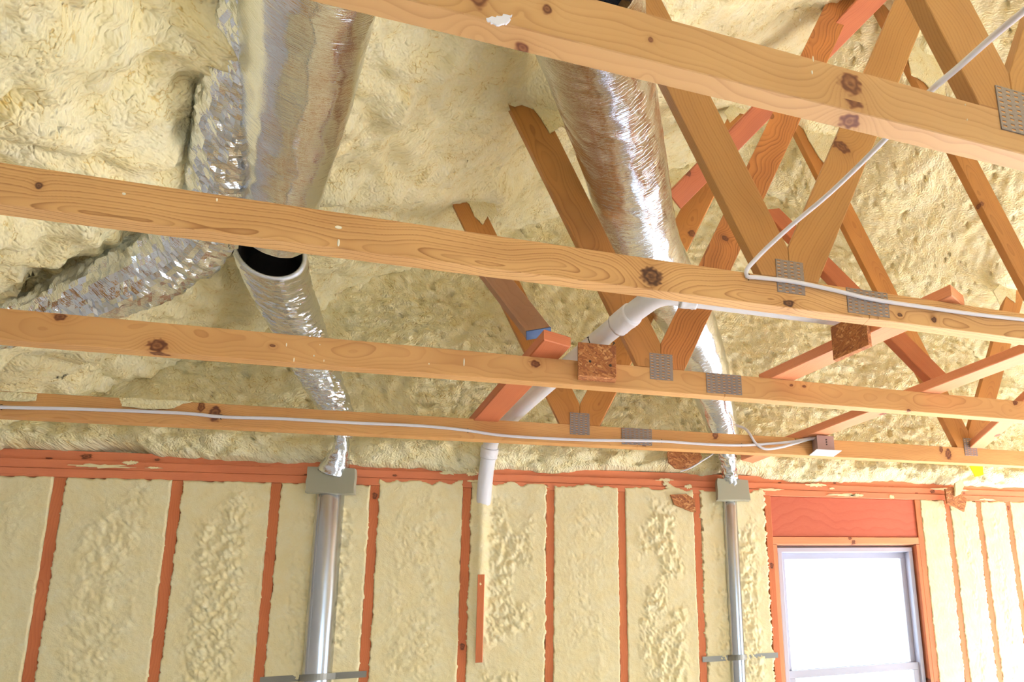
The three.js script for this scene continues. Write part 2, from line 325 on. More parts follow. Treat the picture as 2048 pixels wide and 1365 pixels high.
// ---- spray foam on the underside of the roof
{
  const g = structure('ceiling');
  const relief = (x, y, z, rough) => {
    const w = 0.06 * n3(x * 3, y * 3, z * 3);
    let h = 0.030 * n3(x * 1.7 + 4, y * 1.7, z * 1.7) + 0.042 * (billow((x + w) * 3.4, y * 3.4, (z + w) * 3.4) - 0.3) * rough;
    h += 0.02 * (billow(x * 9 + 7, y * 9, z * 9 + w * 20) - 0.3) * (0.5 + 0.6 * rough) + 0.006 * (billow(x * 22, y * 22 + 3, z * 22) - 0.3) + 0.003 * n3(x * 55, y * 55, z * 55);
    h -= 0.03 * smooth(0.7, 0.88, n3(x * 14, y * 14, z * 14 + 9)) * (1 - 0.5 * rough);
    return h;
  };
  const L = Math.hypot(1, SL), nx = SL / L, ny = -1 / L;
  const hump = (px, py, z, r, a) => { const q = onZ(px, py, z); return [q[0], 0, z, r, a]; };
  const bq = onZ(432, 70, 1.46), bulges = [hump(985, 425, 2.62, 0.11, 0.09), hump(1105, 215, 2.01, 0.12, 0.1), hump(1500, 200, 2.62, 0.1, 0.08), [bq[0], 0, 1.46, 0.1, 0.13], [-1.02, 1.30, 1.32, 0.17, 0.05], [-1.05, 1.38, 1.75, 0.16, 0.05], [-1.3, 1.2, 1.95, 0.2, 0.05], [-1.15, 1.2, 1.5, 0.2, 0.04]];
  const bulgesR = [hump(1850, 120, 2.01, 0.12, 0.09), hump(1610, 250, 2.62, 0.12, 0.08), hump(2010, 575, 2.62, 0.1, 0.08)];
  part('foam_slope', field((s, t) => {                 // s: distance, t: across from the eave
    const x0 = HEEL_L + t + skew(s), y0 = slopeL(x0, s), rough = 0.35 + 0.9 * smooth(2.3, 1.2, t + 0.35 * (s - 1.2));
    let h = relief(x0, y0, s, rough);
    for (const [bx, by, bz, r, a] of bulges) { const d = Math.hypot(x0 - bx, s - bz) / r; if (d < 1.6) h += a * Math.exp(-d * d * d * 1.2); }
    return [x0 + nx * h, y0 + ny * h, s];
  }, 0.2, 3.25, -0.35, 3.2, 270, 320, false), mats.foamRoof, g);
  part('foam_slope', field((s, t) => {
    const x0 = HEEL_R - t + skew(s), y0 = slopeR(x0, s); let h = relief(x0 + 20, y0, s, 0.4);
    for (const [bx, by, bz, r, a] of bulgesR) { const d = Math.hypot(x0 - bx, s - bz) / r; if (d < 1.6) h += a * Math.exp(-d * d * d * 1.2); }
    return [x0 - nx * h, y0 + ny * h, s];
  }, 0.2, 3.25, -0.35, 3.2, 230, 260, true), mats.foamRoof, g);
  for (const side of [-1, 1]) part('foam_slope', field((s, t) => {
    const x0 = (side < 0 ? HEEL_L + t : HEEL_R - t) + skew(s), y0 = side < 0 ? slopeL(x0, s) : slopeR(x0, s);
    return [x0, y0 + 0.03 * n3(x0 * 2, s * 2, side), s];
  }, -4.1, 0.22, -0.35, 3.2, 40, 30, side > 0), mats.foamRoof, g);
}

// ---- the end wall: studs, plates, foam between them, foam on the gable, framing round the window
const wallEnd = structure('wall_end');
const PB = 0.8355;                                     // underside of the lower top plate
const HZ = 0.14;                                       // wall depth behind the studs' faces
const DX0 = 3.0, DX1 = 4.1, DY = 0.52;                 // garden door opening right of the frame
const WX0 = 1.205, WX1 = 2.105, WY0 = -0.72, WY1 = 0.555; // rough opening
{
  const sheath = new THREE.MeshStandardMaterial({ color: 0x8a5a3a, roughness: 0.85 });
  part('sheathing', mergeGeometries([box(-3.2, WX0, -EYE, 3.6, ZW + 0.1, ZW + HZ), box(WX1, DX0, -EYE, 3.6, ZW + 0.1, ZW + HZ), box(DX1, 5, -EYE, 3.6, ZW + 0.1, ZW + HZ), box(DX0, DX1, DY, 3.6, ZW + 0.1, ZW + HZ), box(WX0, WX1, WY1, 3.6, ZW + 0.1, ZW + HZ), box(WX0, WX1, -EYE, WY0, ZW + 0.1, ZW + HZ)]), sheath, wallEnd);
  const studX = [-2.245, -1.895, -1.512, -1.160, -0.776, -0.386, -0.003, 0.350, 0.752, 1.163, 2.147, 2.362, 2.595, 2.83, 2.98, 4.12];
  studX.forEach((x, i) => part('stud', board(V3(x, -EYE + 0.04, ZW + 0.045), V3(x, PB, ZW + 0.045), 0.038, 0.089, X, { u0: i * 0.71, ch: 0.002, width: 0.089 }), mats.stud, wallEnd));
  part('trimmer', board(V3(WX0 - 0.019, -EYE + 0.04, ZW + 0.046), V3(WX0 - 0.019, WY1, ZW + 0.046), 0.036, 0.089, X, { u0: 0.4, width: 0.089 }), mats.pale, wallEnd);
  part('trimmer', board(V3(WX1 + 0.019, -EYE + 0.04, ZW + 0.046), V3(WX1 + 0.019, WY1, ZW + 0.046), 0.036, 0.089, X, { u0: 1.4, width: 0.089 }), mats.stud, wallEnd);
  part('top_plate', board(V3(-3, PB + 0.019, ZW + 0.045), V3(4.8, PB + 0.019, ZW + 0.045), 0.0365, 0.089, Y, { u0: 0.2, width: 0.038 }), mats.plate, wallEnd);
  part('top_plate', board(V3(-3, PB + 0.0575, ZW + 0.049), V3(4.8, PB + 0.0575, ZW + 0.049), 0.037, 0.089, Y, { u0: 1.1, width: 0.038 }), mats.plate, wallEnd);
  part('nailer', board(V3(-3, PB + 0.0985, ZW + 0.062), V3(4.8, PB + 0.0985, ZW + 0.062), 0.042, 0.089, Y, { u0: 2.0, width: 0.038 }), mats.plate, wallEnd);
  part('bottom_plate', board(V3(-3, -EYE + 0.019, ZW + 0.045), V3(2.98, -EYE + 0.019, ZW + 0.045), 0.038, 0.089, Y, { width: 0.038 }), mats.stud, wallEnd);
  part('window_header', board(V3(WX0 - 0.036, (WY1 + 0.045 + PB) / 2, ZW + 0.05), V3(WX1 + 0.036, (WY1 + 0.045 + PB) / 2, ZW + 0.05), PB - WY1 - 0.047, 0.08, Y, { u0: 1.0, width: 0.24 }), new THREE.MeshStandardMaterial({ map: woodTexture(89, [182, 92, 66], [168, 78, 54], { w: 1024, nk: 4, ring: 0.02, py: 0.3 }), roughness: 0.7 }), wallEnd);
  part('window_plate', board(V3(WX0 - 0.036, WY1 + 0.0225, ZW + 0.046), V3(WX1 + 0.036, WY1 + 0.0225, ZW + 0.046), 0.041, 0.089, Y, { u0: 0.3, width: 0.038 }), mats.pale, wallEnd);
  part('window_sill', board(V3(WX0, WY0 - 0.019, ZW + 0.045), V3(WX1, WY0 - 0.019, ZW + 0.045), 0.038, 0.089, Y, { u0: 0.3, width: 0.038 }), mats.pale, wallEnd);

  // sprayed foam, one body per bay, trimmed flush with the studs and ragged where it laps over their edges
  const ragged = [0.4, 0.5, 0.5, 0.5, 0.6, 0.8, 0.5, 0.4, 1.6, 0.5, 0.7, 0.8, 0.8, 0.7, 0.6, 0.6];
  const half = 0.019, bays = [];
  for (let i = 0; i < studX.length - 1; i++) {
    if (i === 9 || i === 14) continue;                 // the window, the door
    bays.push([studX[i] + half, studX[i + 1] - half, -EYE + 0.04, PB, i]);
  }
  bays.push([WX0, WX1, -EYE + 0.04, WY0 - 0.04, 20]);
  for (const [x0, x1, y0, y1, id] of bays) {
    const m = 0.014, vis = x0 < 2.9, rough = [0.2, 0.5, 1, 1, 0.35, 0.9, 0.25, 1, 0.95, 0.3, 0, 0.35, 0.4, 0.6, 0.6, 0.5][id] ?? 0.5, rg = ragged[id] ?? 0.5;
    part('foam_infill', field((s, t) => {
      const eL = 0.002 + 0.007 * rg * n3(id * 3.1, t * 16, 0.3) + 0.006 * rg * n3(id * 3.1, t * 55, 4), eR = 0.002 + 0.007 * rg * n3(id * 3.1 + 50, t * 16, 0.3) + 0.006 * rg * n3(id * 3.1 + 50, t * 55, 4), eT = 0.004 + 0.006 * n3(s * 20, id, 7) + (id >= 4 && id <= 8 ? 0.026 + 0.012 * n3(s * 9, id, 17) : 0);
      const d = Math.min(s - x0 + 0.002 + eL, x1 - s + 0.002 + eR, y1 - t + eT);
      const patch = smooth(0.03, 0.11, Math.min(s - x0, x1 - s)) * smooth(-0.25, 0.35, n3(s * 5 + id * 9, t * 3.2, id) + 0.42) * smooth(0.0, 0.16, y1 - t - 0.08 * n3(s * 6, 3, id));
      let h = 0.003 + 0.0015 * n3(s * 7, t * 7, id);
      h += patch * rough * (0.003 + 0.015 * (billow(s * 13 + id, t * 13, 1) - 0.3) + 0.010 * (billow(s * 30 + id, t * 30, 5) - 0.3) + 0.003 * n3(s * 60, t * 60, id)) + 0.0008 * n3(s * 40, t * 40, id);
      if (id === 5) h += 0.03 * Math.exp(-Math.pow((s + 0.315) / 0.03, 2)) * smooth(-0.05, 0.3, t);
      h = mix(-0.02, h, smooth(-0.003, 0.006, d));
      return [s, t, ZW - h];
    }, x0 - m, x1 + m, vis && id !== 20 ? Math.max(y0, -0.75) : y0, y1 + 0.05, vis ? 76 : 24, vis ? 230 : 60), mats.foam, wallEnd);
    if (vis && y0 < -0.75 && id !== 20) part('foam_infill', box(x0, x1, y0, -0.745, ZW - 0.002, ZW + 0.09), mats.foam, wallEnd);
  }
  // foam on the gable above the plates: bulges out over the boards, ragged at its lower edge
  part('foam_gable', field((s, t) => {
    const edge = 0.935 + 0.02 * n3(s * 2.2, 1, 3) + 0.006 * n3(s * 14, 5, 3) + 0.03 * smooth(0.2, 0.7, n3(s * 1.3 + 4, 9, 1)) - 0.03 * smooth(-0.75, -0.5, s) * smooth(-0.25, -0.45, s) + 0.02 * smooth(0, 0.2, s) * smooth(0.9, 0.6, s);
    const low = smooth(1.25, 0.98, t);
    let h = 0.02 + 0.022 * n3(s * 1.8, t * 1.8, 12) + 0.045 * low * smooth(0.94, 1.02, t) * (0.75 + 0.6 * n3(s * 3.5, t * 3, 8));
    const w = 0.04 * n3(s * 4, t * 4, 2);
    h += (0.012 + 0.012 * low) * (billow((s + w) * 5.5, t * 8, 3) - 0.3) + 0.013 * (billow(s * 12, (t + w) * 14, 6) - 0.3) + 0.007 * (billow(s * 27, t * 27, 9) - 0.3) + 0.0025 * n3(s * 60, t * 60, 2);
    h -= 0.022 * smooth(0.72, 0.9, n3(s * 13, t * 13, 33));
    h = mix(-0.06, h, smooth(-0.004, 0.014, t - edge));
    return [s, t, ZW - h];
  }, -2.75, 4.8, 0.90, 3.3, 620, 220), mats.foamRoof, wallEnd);
}

// ---- the window
const vinyl = new THREE.MeshStandardMaterial({ color: 0xb9b8c6, roughness: 0.35 });
const glass = new THREE.MeshPhysicalMaterial({ color: 0xffffff, transmission: 1, thickness: 0, roughness: 0.0, ior: 1.45 });
function ringFrame(x0, x1, y0, y1, w, z0, z1, name, parent, wb = w) {
  const G = [[x0, x1, y1 - w, y1], [x0, x1, y0, y0 + wb], [x0, x0 + w, y0 + wb, y1 - w], [x1 - w, x1, y0 + wb, y1 - w]].map(([a, b, c, d]) => {
    const e = new RoundedBoxGeometry(b - a, d - c, z1 - z0, 2, 0.003); e.translate((a + b) / 2, (c + d) / 2 + EYE, -(z0 + z1) / 2); return e;
  });
  return part(name, mergeGeometries(G), vinyl, parent);
}
{
  const g = structure('window_1');
  const a = WX0 + 0.012, b = WX1 - 0.008, c = WY0 + 0.01, d = WY1 - 0.012, mid = -0.165;
  ringFrame(a, b, c, d, 0.026, ZW + 0.035, ZW + 0.125, 'frame', g);
  const up1 = ringFrame(a + 0.024, b - 0.022, mid - 0.005, d - 0.024, 0.036, ZW + 0.085, ZW + 0.112, 'sash', g, 0.03);
  const lo1 = ringFrame(a + 0.024, b - 0.022, c + 0.024, mid + 0.022, 0.042, ZW + 0.052, ZW + 0.08, 'sash', g);
  part('glass_pane', box(a + 0.058, b - 0.056, mid + 0.02, d - 0.058, ZW + 0.097, ZW + 0.099), glass, up1);
  part('glass_pane', box(a + 0.064, b - 0.062, c + 0.064, mid - 0.018, ZW + 0.065, ZW + 0.067), glass, lo1);
}

// ---------------------------------------------------------------- trusses
function plateTexture() {
  const s = 256, cv = document.createElement('canvas'); cv.width = s; cv.height = s; const c = cv.getContext('2d'), r = rng(5);
  c.fillStyle = '#837876'; c.fillRect(0, 0, s, s);
  for (let i = 0; i < 2600; i++) { c.fillStyle = r() > 0.5 ? 'rgba(150,144,142,.25)' : 'rgba(110,102,98,.25)'; c.fillRect(r() * s, r() * s, 3 + r() * 12, 1 + r() * 3); }
  return [cv, c, r];
}
function plateMat(slotColor) {
  const [cv, c, r] = plateTexture(), bump = document.createElement('canvas'); bump.width = bump.height = 256; const b = bump.getContext('2d');
  b.fillStyle = '#fff'; b.fillRect(0, 0, 256, 256);
  for (let i = 0; i < 4; i++) for (let j = 0; j < 9; j++) {
    const x = 14 + i * 64 + (r() - 0.5) * 6, y = 8 + j * 28 + (i % 2) * 7 + (r() - 0.5) * 5;
    c.fillStyle = slotColor; c.fillRect(x, y, 30, 10); c.fillStyle = 'rgba(60,44,34,.9)'; c.fillRect(x, y, 30, 3);
    c.fillStyle = 'rgba(176,170,166,.8)'; c.fillRect(x + 2, y + 11, 26, 3);
    b.fillStyle = '#000'; b.fillRect(x, y, 30, 10);
  }
  const t = new THREE.CanvasTexture(cv); t.colorSpace = THREE.SRGBColorSpace; const bt = new THREE.CanvasTexture(bump);
  for (const q of [t, bt]) { q.wrapS = q.wrapT = THREE.RepeatWrapping; q.repeat.set(1 / 0.078, 1 / 0.1); }
  return new THREE.MeshStandardMaterial({ map: t, bumpMap: bt, bumpScale: 0.0012, metalness: 0.35, roughness: 0.5 });
}
mats.plateMetal = plateMat('#c08850');
function plateGeo(x, y, z, w, h, ang = 0) {
  const g = new RoundedBoxGeometry(w, h, 0.003, 1, 0.0008), p = g.attributes.position, uv = [];
  for (let i = 0; i < p.count; i++) uv.push(p.getX(i) + w / 2, p.getY(i) + h / 2);
  g.setAttribute('uv', new THREE.Float32BufferAttribute(uv, 2));
  g.rotateZ(ang); g.translate(x, y + EYE, -z + 0.0012);
  return g;
}
function clip(poly, nx, ny, c) {                       // keep nx * x + ny * y >= c
  const out = [];
  poly.forEach((p, i) => { const q = poly[(i + 1) % poly.length], a = nx * p[0] + ny * p[1] - c, b = nx * q[0] + ny * q[1] - c; if (a >= 0) out.push(p); if ((a >= 0) !== (b >= 0)) { const t = a / (a - b); out.push([mix(p[0], q[0], t), mix(p[1], q[1], t)]); } });
  return out;
}
// a web of the truss at z: from the joint (vx, CT) leaning by m metres sideways per metre of height, up to height top
const WH = 0.058;                                      // half width of a web
function web(z, vx, m, top, u0, off = 0) {
  const s = Math.sign(m), L = Math.hypot(1, m), ux = m / L, uy = 1 / L, wx = -uy, wy = ux;   // axis, across
  const ox = vx + s * (0.02 + off), oy = CT + 0.0;
  const pts = [[-0.3, -WH], [(top - CT) * L + 0.1, -WH], [(top - CT) * L + 0.1, WH], [-0.3, WH]].map(([a, w]) => [ox + ux * a + wx * w, oy + uy * a + wy * w]);
  let poly = clip(clip(pts, 0, 1, CT + 0.0005), s, 0, s * vx + 0.0006);
  const loc = poly.map(([x, y]) => { const dx = x - ox, dy = y - oy; return [dx * ux + dy * uy, dx * wx + dy * wy]; });
  return prism(loc, 0.038, V3(ox, oy, z + 0.038), new THREE.Vector3(ux, uy, 0), new THREE.Vector3(wx, wy, 0), Z, { u0: u0 + 0.3, width: 2 * WH });
}
function truss(z, x1, cm, wm, splice, label, opt) {
  const g = thing('roof_truss', label, 'truss', V3(x1, CB, z + 0.019));
  const heel = HEEL_L + skew(z), end = HEEL_R + skew(z), x2 = x1 + 2.05;
  const p = (name, geo, m, l) => part(name, local(geo, g), m, g, l);
  p('bottom_chord', board(V3(heel - 0.05, (CB + CT) / 2, z + 0.019), V3(splice, (CB + CT) / 2, z + 0.019), 0.089, 0.038, Y, { u0: opt.u0 ?? 0 }), cm);
  p('bottom_chord', board(V3(splice + 0.0012, (CB + CT) / 2, z + 0.019), V3(end + 0.05, (CB + CT) / 2, z + 0.019), 0.089, 0.038, Y, { u0: (opt.u0 ?? 0) + splice + 0.0012 - heel + 0.05 }), cm);
  const hl = (x) => slopeL(x, z), hr = (x) => slopeR(x, z);
  const m = 0.455, topL = (hl(x1) + 0) ; // outer webs meet the roof at mid slope
  const wl = (x, sgn) => { let y = CT; for (let k = 0; k < 60; k++) { const xx = x + sgn * m * (y - CT), lim = Math.min(hl(xx), hr(xx)); if (y > lim + 0.02) break; y += 0.05; } return y; };
  p('web', web(z, x1, -(opt.mL ?? m), wl(x1, -1), 0.1), wm[0]);
  p('web', web(z, x1, opt.mR ?? m, wl(x1, 1), 0.9), wm[1]);
  p('web', web(z, x2, -(opt.mL2 ?? m), wl(x2, -1), 1.7), wm[2]);
  p('web', web(z, x2, opt.mR2 ?? m, wl(x2, 1), 2.4), wm[3]);
  p('truss_plate', plateGeo(x1 + (opt.px ?? 0), CT + (opt.py ?? 0.005), z, opt.pw ?? 0.083, opt.ph ?? 0.1), mats.plateMetal);
  p('truss_plate', plateGeo(x2, CT + 0.005, z, 0.083, 0.1), mats.plateMetal);
  p('truss_plate', plateGeo(splice, 0.957, z, 0.135, 0.078), mats.plateMetal);
  for (const [a, b, wd, h] of opt.specks ?? []) {      // blobs of overspray and caulk stuck on the face of the chord
    const q = onZ(a, b, z), e = new THREE.SphereGeometry(0.5, 10, 8); e.scale(wd, h, 0.004); e.translate(q[0], q[1] + EYE, -z); p('foam_speck', e, speck);
  }
  return g;
}
const speck = new THREE.MeshStandardMaterial({ color: 0xf2ecd8, roughness: 0.7 });
const ZA = 0.789, ZB = 1.399, ZC = 2.008;
truss(ZA, 0.862, mats.chordA, [mats.webA, mats.webA, mats.webA, mats.webA], 1.114, 'nearest pine roof truss, its bottom chord crossing the top right of the photo', { u0: 0.2, pw: 0.085, specks: [[1626, 118, 0.002, 0.012], [1624, 145, 0.003, 0.008], [1930, 210, 0.0015, 0.004], [1934, 240, 0.0015, 0.004], [1600, 40, 0.003, 0.004]] });
truss(ZB, 0.628, mats.chordB, [mats.webA, mats.webA, mats.webB, mats.webB], 0.866, 'second nearest pine roof truss, with a white cable along its right bottom chord', { u0: 0, specks: [[677, 455, 0.014, 0.008], [677, 486, 0.005, 0.018], [248, 388, 0.006, 0.006], [434, 400, 0.003, 0.008]] });
truss(ZC, 0.373, mats.chordC, [mats.webB, mats.webMottled, mats.webB, mats.webB], 0.604, 'third nearest pine roof truss, with a strand board block nailed to its chord', { u0: 0, specks: [[573, 690, 0.003, 0.012], [588, 720, 0.003, 0.014], [628, 712, 0.004, 0.006], [648, 722, 0.002, 0.008], [928, 725, 0.004, 0.028], [858, 728, 0.003, 0.006], [640, 690, 0.002, 0.004]] });
truss(ZD, 0.119, mats.chordD, [mats.webC, mats.webC, mats.webC, mats.webC], 0.366, 'farthest pine roof truss close to the end wall, carrying the grey electrical box', { u0: 0 });

// ---------------------------------------------------------------- braces
function brace(name, label, a, b, width, thick, hint, mat, group, u0 = 0) {
  const A = S(a), B = S(b), g = thing(name, label, 'brace', A.clone().add(B).multiplyScalar(0.5), group);
  part('timber', local(board(A, B, width, thick, hint, { u0, ch: 0.003, width: Math.max(width, 0.089) }), g), mat, g);
  return g;
}
const BY = CT + 0.0195;
brace('lateral_brace', 'short reddish flat brace on the two farthest chords, left of the strand board block', onY(1115, 677, BY), onY(958, 850, CT + 0.01), 0.089, 0.038, X, mats.brace, null, 0.2);
brace('lateral_brace', 'reddish flat brace with a strand board scrap nailed to its side', [1.172, BY, 1.385], [0.80, BY, 2.08], 0.089, 0.038, X, mats.bracePale, null, 1.0);
brace('lateral_brace', 'long reddish flat brace running over three chords, passing behind the grey electrical box', [1.86, BY, 1.25], [1.02, BY, 3.03], 0.089, 0.038, X, mats.bracePale, null, 1.6);
brace('lateral_brace', 'reddish flat brace at the right edge, passing behind the far right truss joint', [2.0, BY, 1.95], [2.3, BY, 2.9], 0.089, 0.038, X, mats.bracePale, null, 2.2);

// diagonal braces between the webs
const onPlane = (px, py, p, n) => { const v = ray(px, py), t = (p[0] * n[0] + p[1] * n[1] + p[2] * n[2]) / (v[0] * n[0] + v[1] * n[1] + v[2] * n[2]); return [v[0] * t, v[1] * t, v[2] * t]; };
{
  const a = onZ(1077, 667, 2.32), b = onZ(952, 505, 2.565);
  const g = brace('diagonal_brace', 'greyish diagonal brace with a blue painted end, above the short lateral brace', a, b, 0.1, 0.04, X, mats.greyWood, null, 0.8);
  const U = S(b).sub(S(a)).normalize(), A = S(a);
  part('painted_end', local(board(A.clone().addScaledVector(U, -0.004), A.clone().addScaledVector(U, 0.0005), 0.1, 0.04, X, { ch: 0.001, width: 0.1 }), g), new THREE.MeshStandardMaterial({ color: 0x173860, roughness: 0.6 }), g, 'blue painted board end');
  brace('diagonal_brace', 'dark red diagonal brace slanting down to the right onto the long lateral brace', onZ(1885, 772, 2.07), onZ(1540, 425, 2.52), 0.11, 0.038, X, mats.brace, null, 0.2);
  brace('diagonal_brace', 'reddish diagonal brace crossing behind the nearest chord, rising to the right at top', onZ(1348, 402, 2.57), onZ(1800, -58, 1.86), 0.089, 0.038, X, mats.brace, null, 2.3);
}

// strand board blocks
function osbMaterial() {
  const s = 512, cv = document.createElement('canvas'); cv.width = cv.height = s; const c = cv.getContext('2d'), r = rng(17);
  c.fillStyle = '#9c6238'; c.fillRect(0, 0, s, s);
  const bm = document.createElement('canvas'); bm.width = bm.height = s; const b = bm.getContext('2d'); b.fillStyle = '#777'; b.fillRect(0, 0, s, s);
  const cols = ['#a86a3c', '#94592f', '#b67a48', '#82492a', '#c08a56', '#8c5430', '#a4683a'];
  for (let i = 0; i < 520; i++) {
    const x = r() * s, y = r() * s, l = 30 + r() * 90, w = 8 + r() * 20, a = (r() - 0.5) * 2.4, col = cols[Math.floor(r() * cols.length)], q = 60 + r() * 160;
    for (const ctx of [c, b]) { ctx.save(); ctx.translate(x, y); ctx.rotate(a); ctx.fillStyle = ctx === c ? col : `rgb(${q},${q},${q})`; ctx.beginPath(); ctx.moveTo(-l / 2, -w / 2 + r() * 4); ctx.lineTo(l / 2, -w / 2); ctx.lineTo(l / 2 + 5, w / 2 - r() * 4); ctx.lineTo(-l / 2 - 3, w / 2); ctx.fill(); if (ctx === c) { ctx.strokeStyle = 'rgba(84,44,20,.55)'; ctx.lineWidth = 1.2; ctx.stroke(); } ctx.restore(); }
  }
  const t = new THREE.CanvasTexture(cv), bt = new THREE.CanvasTexture(bm); t.colorSpace = THREE.SRGBColorSpace;
  for (const q of [t, bt]) { q.wrapS = q.wrapT = THREE.RepeatWrapping; q.repeat.set(5, 5); }
  return new THREE.MeshStandardMaterial({ map: t, bumpMap: bt, bumpScale: 0.0012, roughness: 0.8 });
}
mats.osb = osbMaterial();
const steel = new THREE.MeshStandardMaterial({ color: 0x3a3634, metalness: 0.8, roughness: 0.45 });
function uvMetres(g) {                                // box projection in metres
  const p = g.attributes.position, n = g.attributes.normal, uv = [];
  for (let i = 0; i < p.count; i++) { const a = Math.abs(n.getX(i)), b = Math.abs(n.getY(i)), c = Math.abs(n.getZ(i)); uv.push(...(a > b && a > c ? [p.getZ(i), p.getY(i)] : b > c ? [p.getX(i), p.getZ(i)] : [p.getX(i), p.getY(i)])); }
  g.setAttribute('uv', new THREE.Float32BufferAttribute(uv, 2)); return g;
}
function nail(a, b, g) {
  const A = S(a), B = S(b), sh = tube([A, A.clone().lerp(B, 0.5), B], 0.0016, { nu: 4, nv: 8 }), U = B.clone().sub(A).normalize();
  const hd = tube([B.clone(), B.clone().addScaledVector(U, 0.0008), B.clone().addScaledVector(U, 0.0016)], 0.0042, { nu: 2, nv: 10 });
  part('nail', local(mergeGeometries([sh, hd]), g), steel, g);
}
{
  const a = onZ(1156, 684, 1.968), b = onZ(1233, 757, 1.968), cx = (a[0] + b[0]) / 2, cy = (a[1] + b[1]) / 2, w = b[0] - a[0], h = a[1] - b[1];
  const g = thing('strand_board_block', 'square strand board block with two nails, on the third truss chord', 'board scrap', V3(cx, cy, 1.988), null);
  part('block', uvMetres(new RoundedBoxGeometry(w, h, 0.04, 2, 0.002)), mats.osb, g);
  nail([cx + -0.02, cy + h / 2 - 0.01, 1.98], [cx - 0.03, cy + h / 2 + 0.022, 1.972], g);
  nail([cx + 0.045, cy + h / 2 - 0.01, 1.985], [cx + 0.058, cy + h / 2 + 0.018, 1.985], g);
  for (const [px, py] of [[1180, 724], [1221, 732]]) { const q = onZ(px, py, 1.968); nail([q[0], q[1], 1.972], [q[0], q[1], 1.966], g); }
}
{
  const U = new THREE.Vector3(-0.372, 0, -0.695).normalize(), n = [-0.882, 0, -0.472], p = [0.977 + n[0] * 0.069, 0, 1.75 + n[2] * 0.069];
  const a = onPlane(1737, 690, p, n), b = onPlane(1667, 727, p, n), c = onPlane(1658, 662, p, n), A = S(a), L = S(b).sub(A).dot(U), h = c[1] - b[1];
  const g = thing('strand_board_block', 'tilted strand board scrap hanging below the second truss, on a lateral brace', 'board scrap', A.clone().addScaledVector(U, L / 2).add(new THREE.Vector3(0, h / 2, 0)));
  const geo = uvMetres(new RoundedBoxGeometry(L, h, 0.022, 2, 0.0015));
  geo.rotateY(Math.atan2(-U.z, U.x)); geo.translate(-n[0] * 0.011, 0, n[2] * 0.011);
  part('block', geo, mats.osb, g);
}

// ---------------------------------------------------------------- ducts in crinkled foil
function foilMaterial(along, across, bump, rough, rings = 0) {
  const s = 1024, a = tileNoise(s, (c, d, e, f) => { const u = n3(c * along, d * along, e * across + f * across * 0.7), v = n3b(c * along * 2.3, d * along * 2.3 + e * 0.8, f * across * 2); return 0.75 * (1 - 2 * Math.abs(u)) + 0.5 * (1 - 2 * Math.abs(v)); });
  const b = tileNoise(s, torus(22, 51)), wv = tileNoise(s, torus(2, 77));
  const t = tex(s, (i) => {
    let q = 128 + 62 * a[i] + 26 * b[i];
    if (rings) { const ph = (i % s) / s * rings + 0.5 * wv[i] + 4, f = Math.abs(ph - Math.round(ph)); q = 150 + 30 * a[i] + 16 * b[i] - 110 * (1 - smooth(0.0, 0.13, f)) * smooth(-0.5, 0.2, b[i] + wv[i]); }
    return [q, q, q];
  });
  t.repeat.set(1 / 0.5, 1 / 0.5);
  return new THREE.MeshStandardMaterial({ color: 0xe0e6f0, metalness: 1, roughness: rough, bumpMap: t, bumpScale: bump });
}
mats.foil = foilMaterial(9, 1.6, 0.001, 0.1);
mats.foilSmooth = foilMaterial(14, 0.8, 0.0007, 0.1);
mats.foilRib = foilMaterial(16, 1.0, 0.0013, 0.1, 26);
const onSlope = (px, py, off) => { const v = ray(px, py), t = (2.03 + SL * (0.36 + K * ZD) - off) / (v[1] - SL * v[0] + SL * K * v[2]); return [v[0] * t, v[1] * t, v[2] * t]; };
const crumple = (amp, f) => (s, th) => { const c = Math.cos(th), d = Math.sin(th); return amp * (1.2 - 3 * billow(s * f, c * 1.3 + s * 2, d * 1.3)) + amp * 0.6 * n3(s * f * 2.2, c * 2.5, d * 2.5); };
// sharp folds round the jacket, slanting and broken
const crinkle = (amp, f) => (s, th) => {
  const c = Math.cos(th), d = Math.sin(th), q = s + 0.035 * Math.sin(th + 0.8) + 0.012 * n3(s * 4, c, d);
  const a = 1 - Math.abs(n3(q * f, c * 0.55, d * 0.55)) * 2.2, b = 1 - Math.abs(n3(q * f * 2.1 + 9, c * 1.6, d * 1.6)) * 2.4, e = 1 - Math.abs(n3b(q * f * 1.1, c * 3.2 + s * 7, d * 3.2)) * 2.5;
  return amp * (0.7 * a + 0.45 * b + 0.4 * e);
};
function facets(P, radii, amp, nu, nv, seed) {         // crumpled sheet: jittered folds with flat faces
  const r = rng(seed), J = new Map(), jit = (i, j) => { const k = i * 1000 + j; if (!J.has(k)) J.set(k, r() - 0.5); return J.get(k); };
  let len = 1;
  const g = tube(P, radii, { nu, nv, closedStart: false, closedEnd: false, disp: (s, th, t) => { const i = Math.round(t * nu), j = Math.round(th / (2 * Math.PI) * nv) % nv, sl = (i + Math.round(j * 0.35)) % 1000; return amp * (jit(sl, Math.floor(j / 3)) * 1.1 + jit(i + 400, j) * 0.55) + amp * 0.9 * (1 - 2.2 * Math.abs(n3(t * 9 + j / nv * 0.8, Math.cos(th) * 0.8, Math.sin(th) * 0.8))); } });
  const f = g.toNonIndexed(); f.computeVertexNormals(); return f;
}
function duct(name, label, pts, radii, mat, disp, opt = {}) {
  const P = pts.map(S), g = thing(name, label, 'duct', P[P.length - 1].clone());
  part('foil_jacket', local(opt.facet ? facets(P, radii, ...opt.facet) : tube(P, radii, { nu: 420, nv: 96, disp, closedStart: false, closedEnd: false }), g), mat, g);
  return g;
}
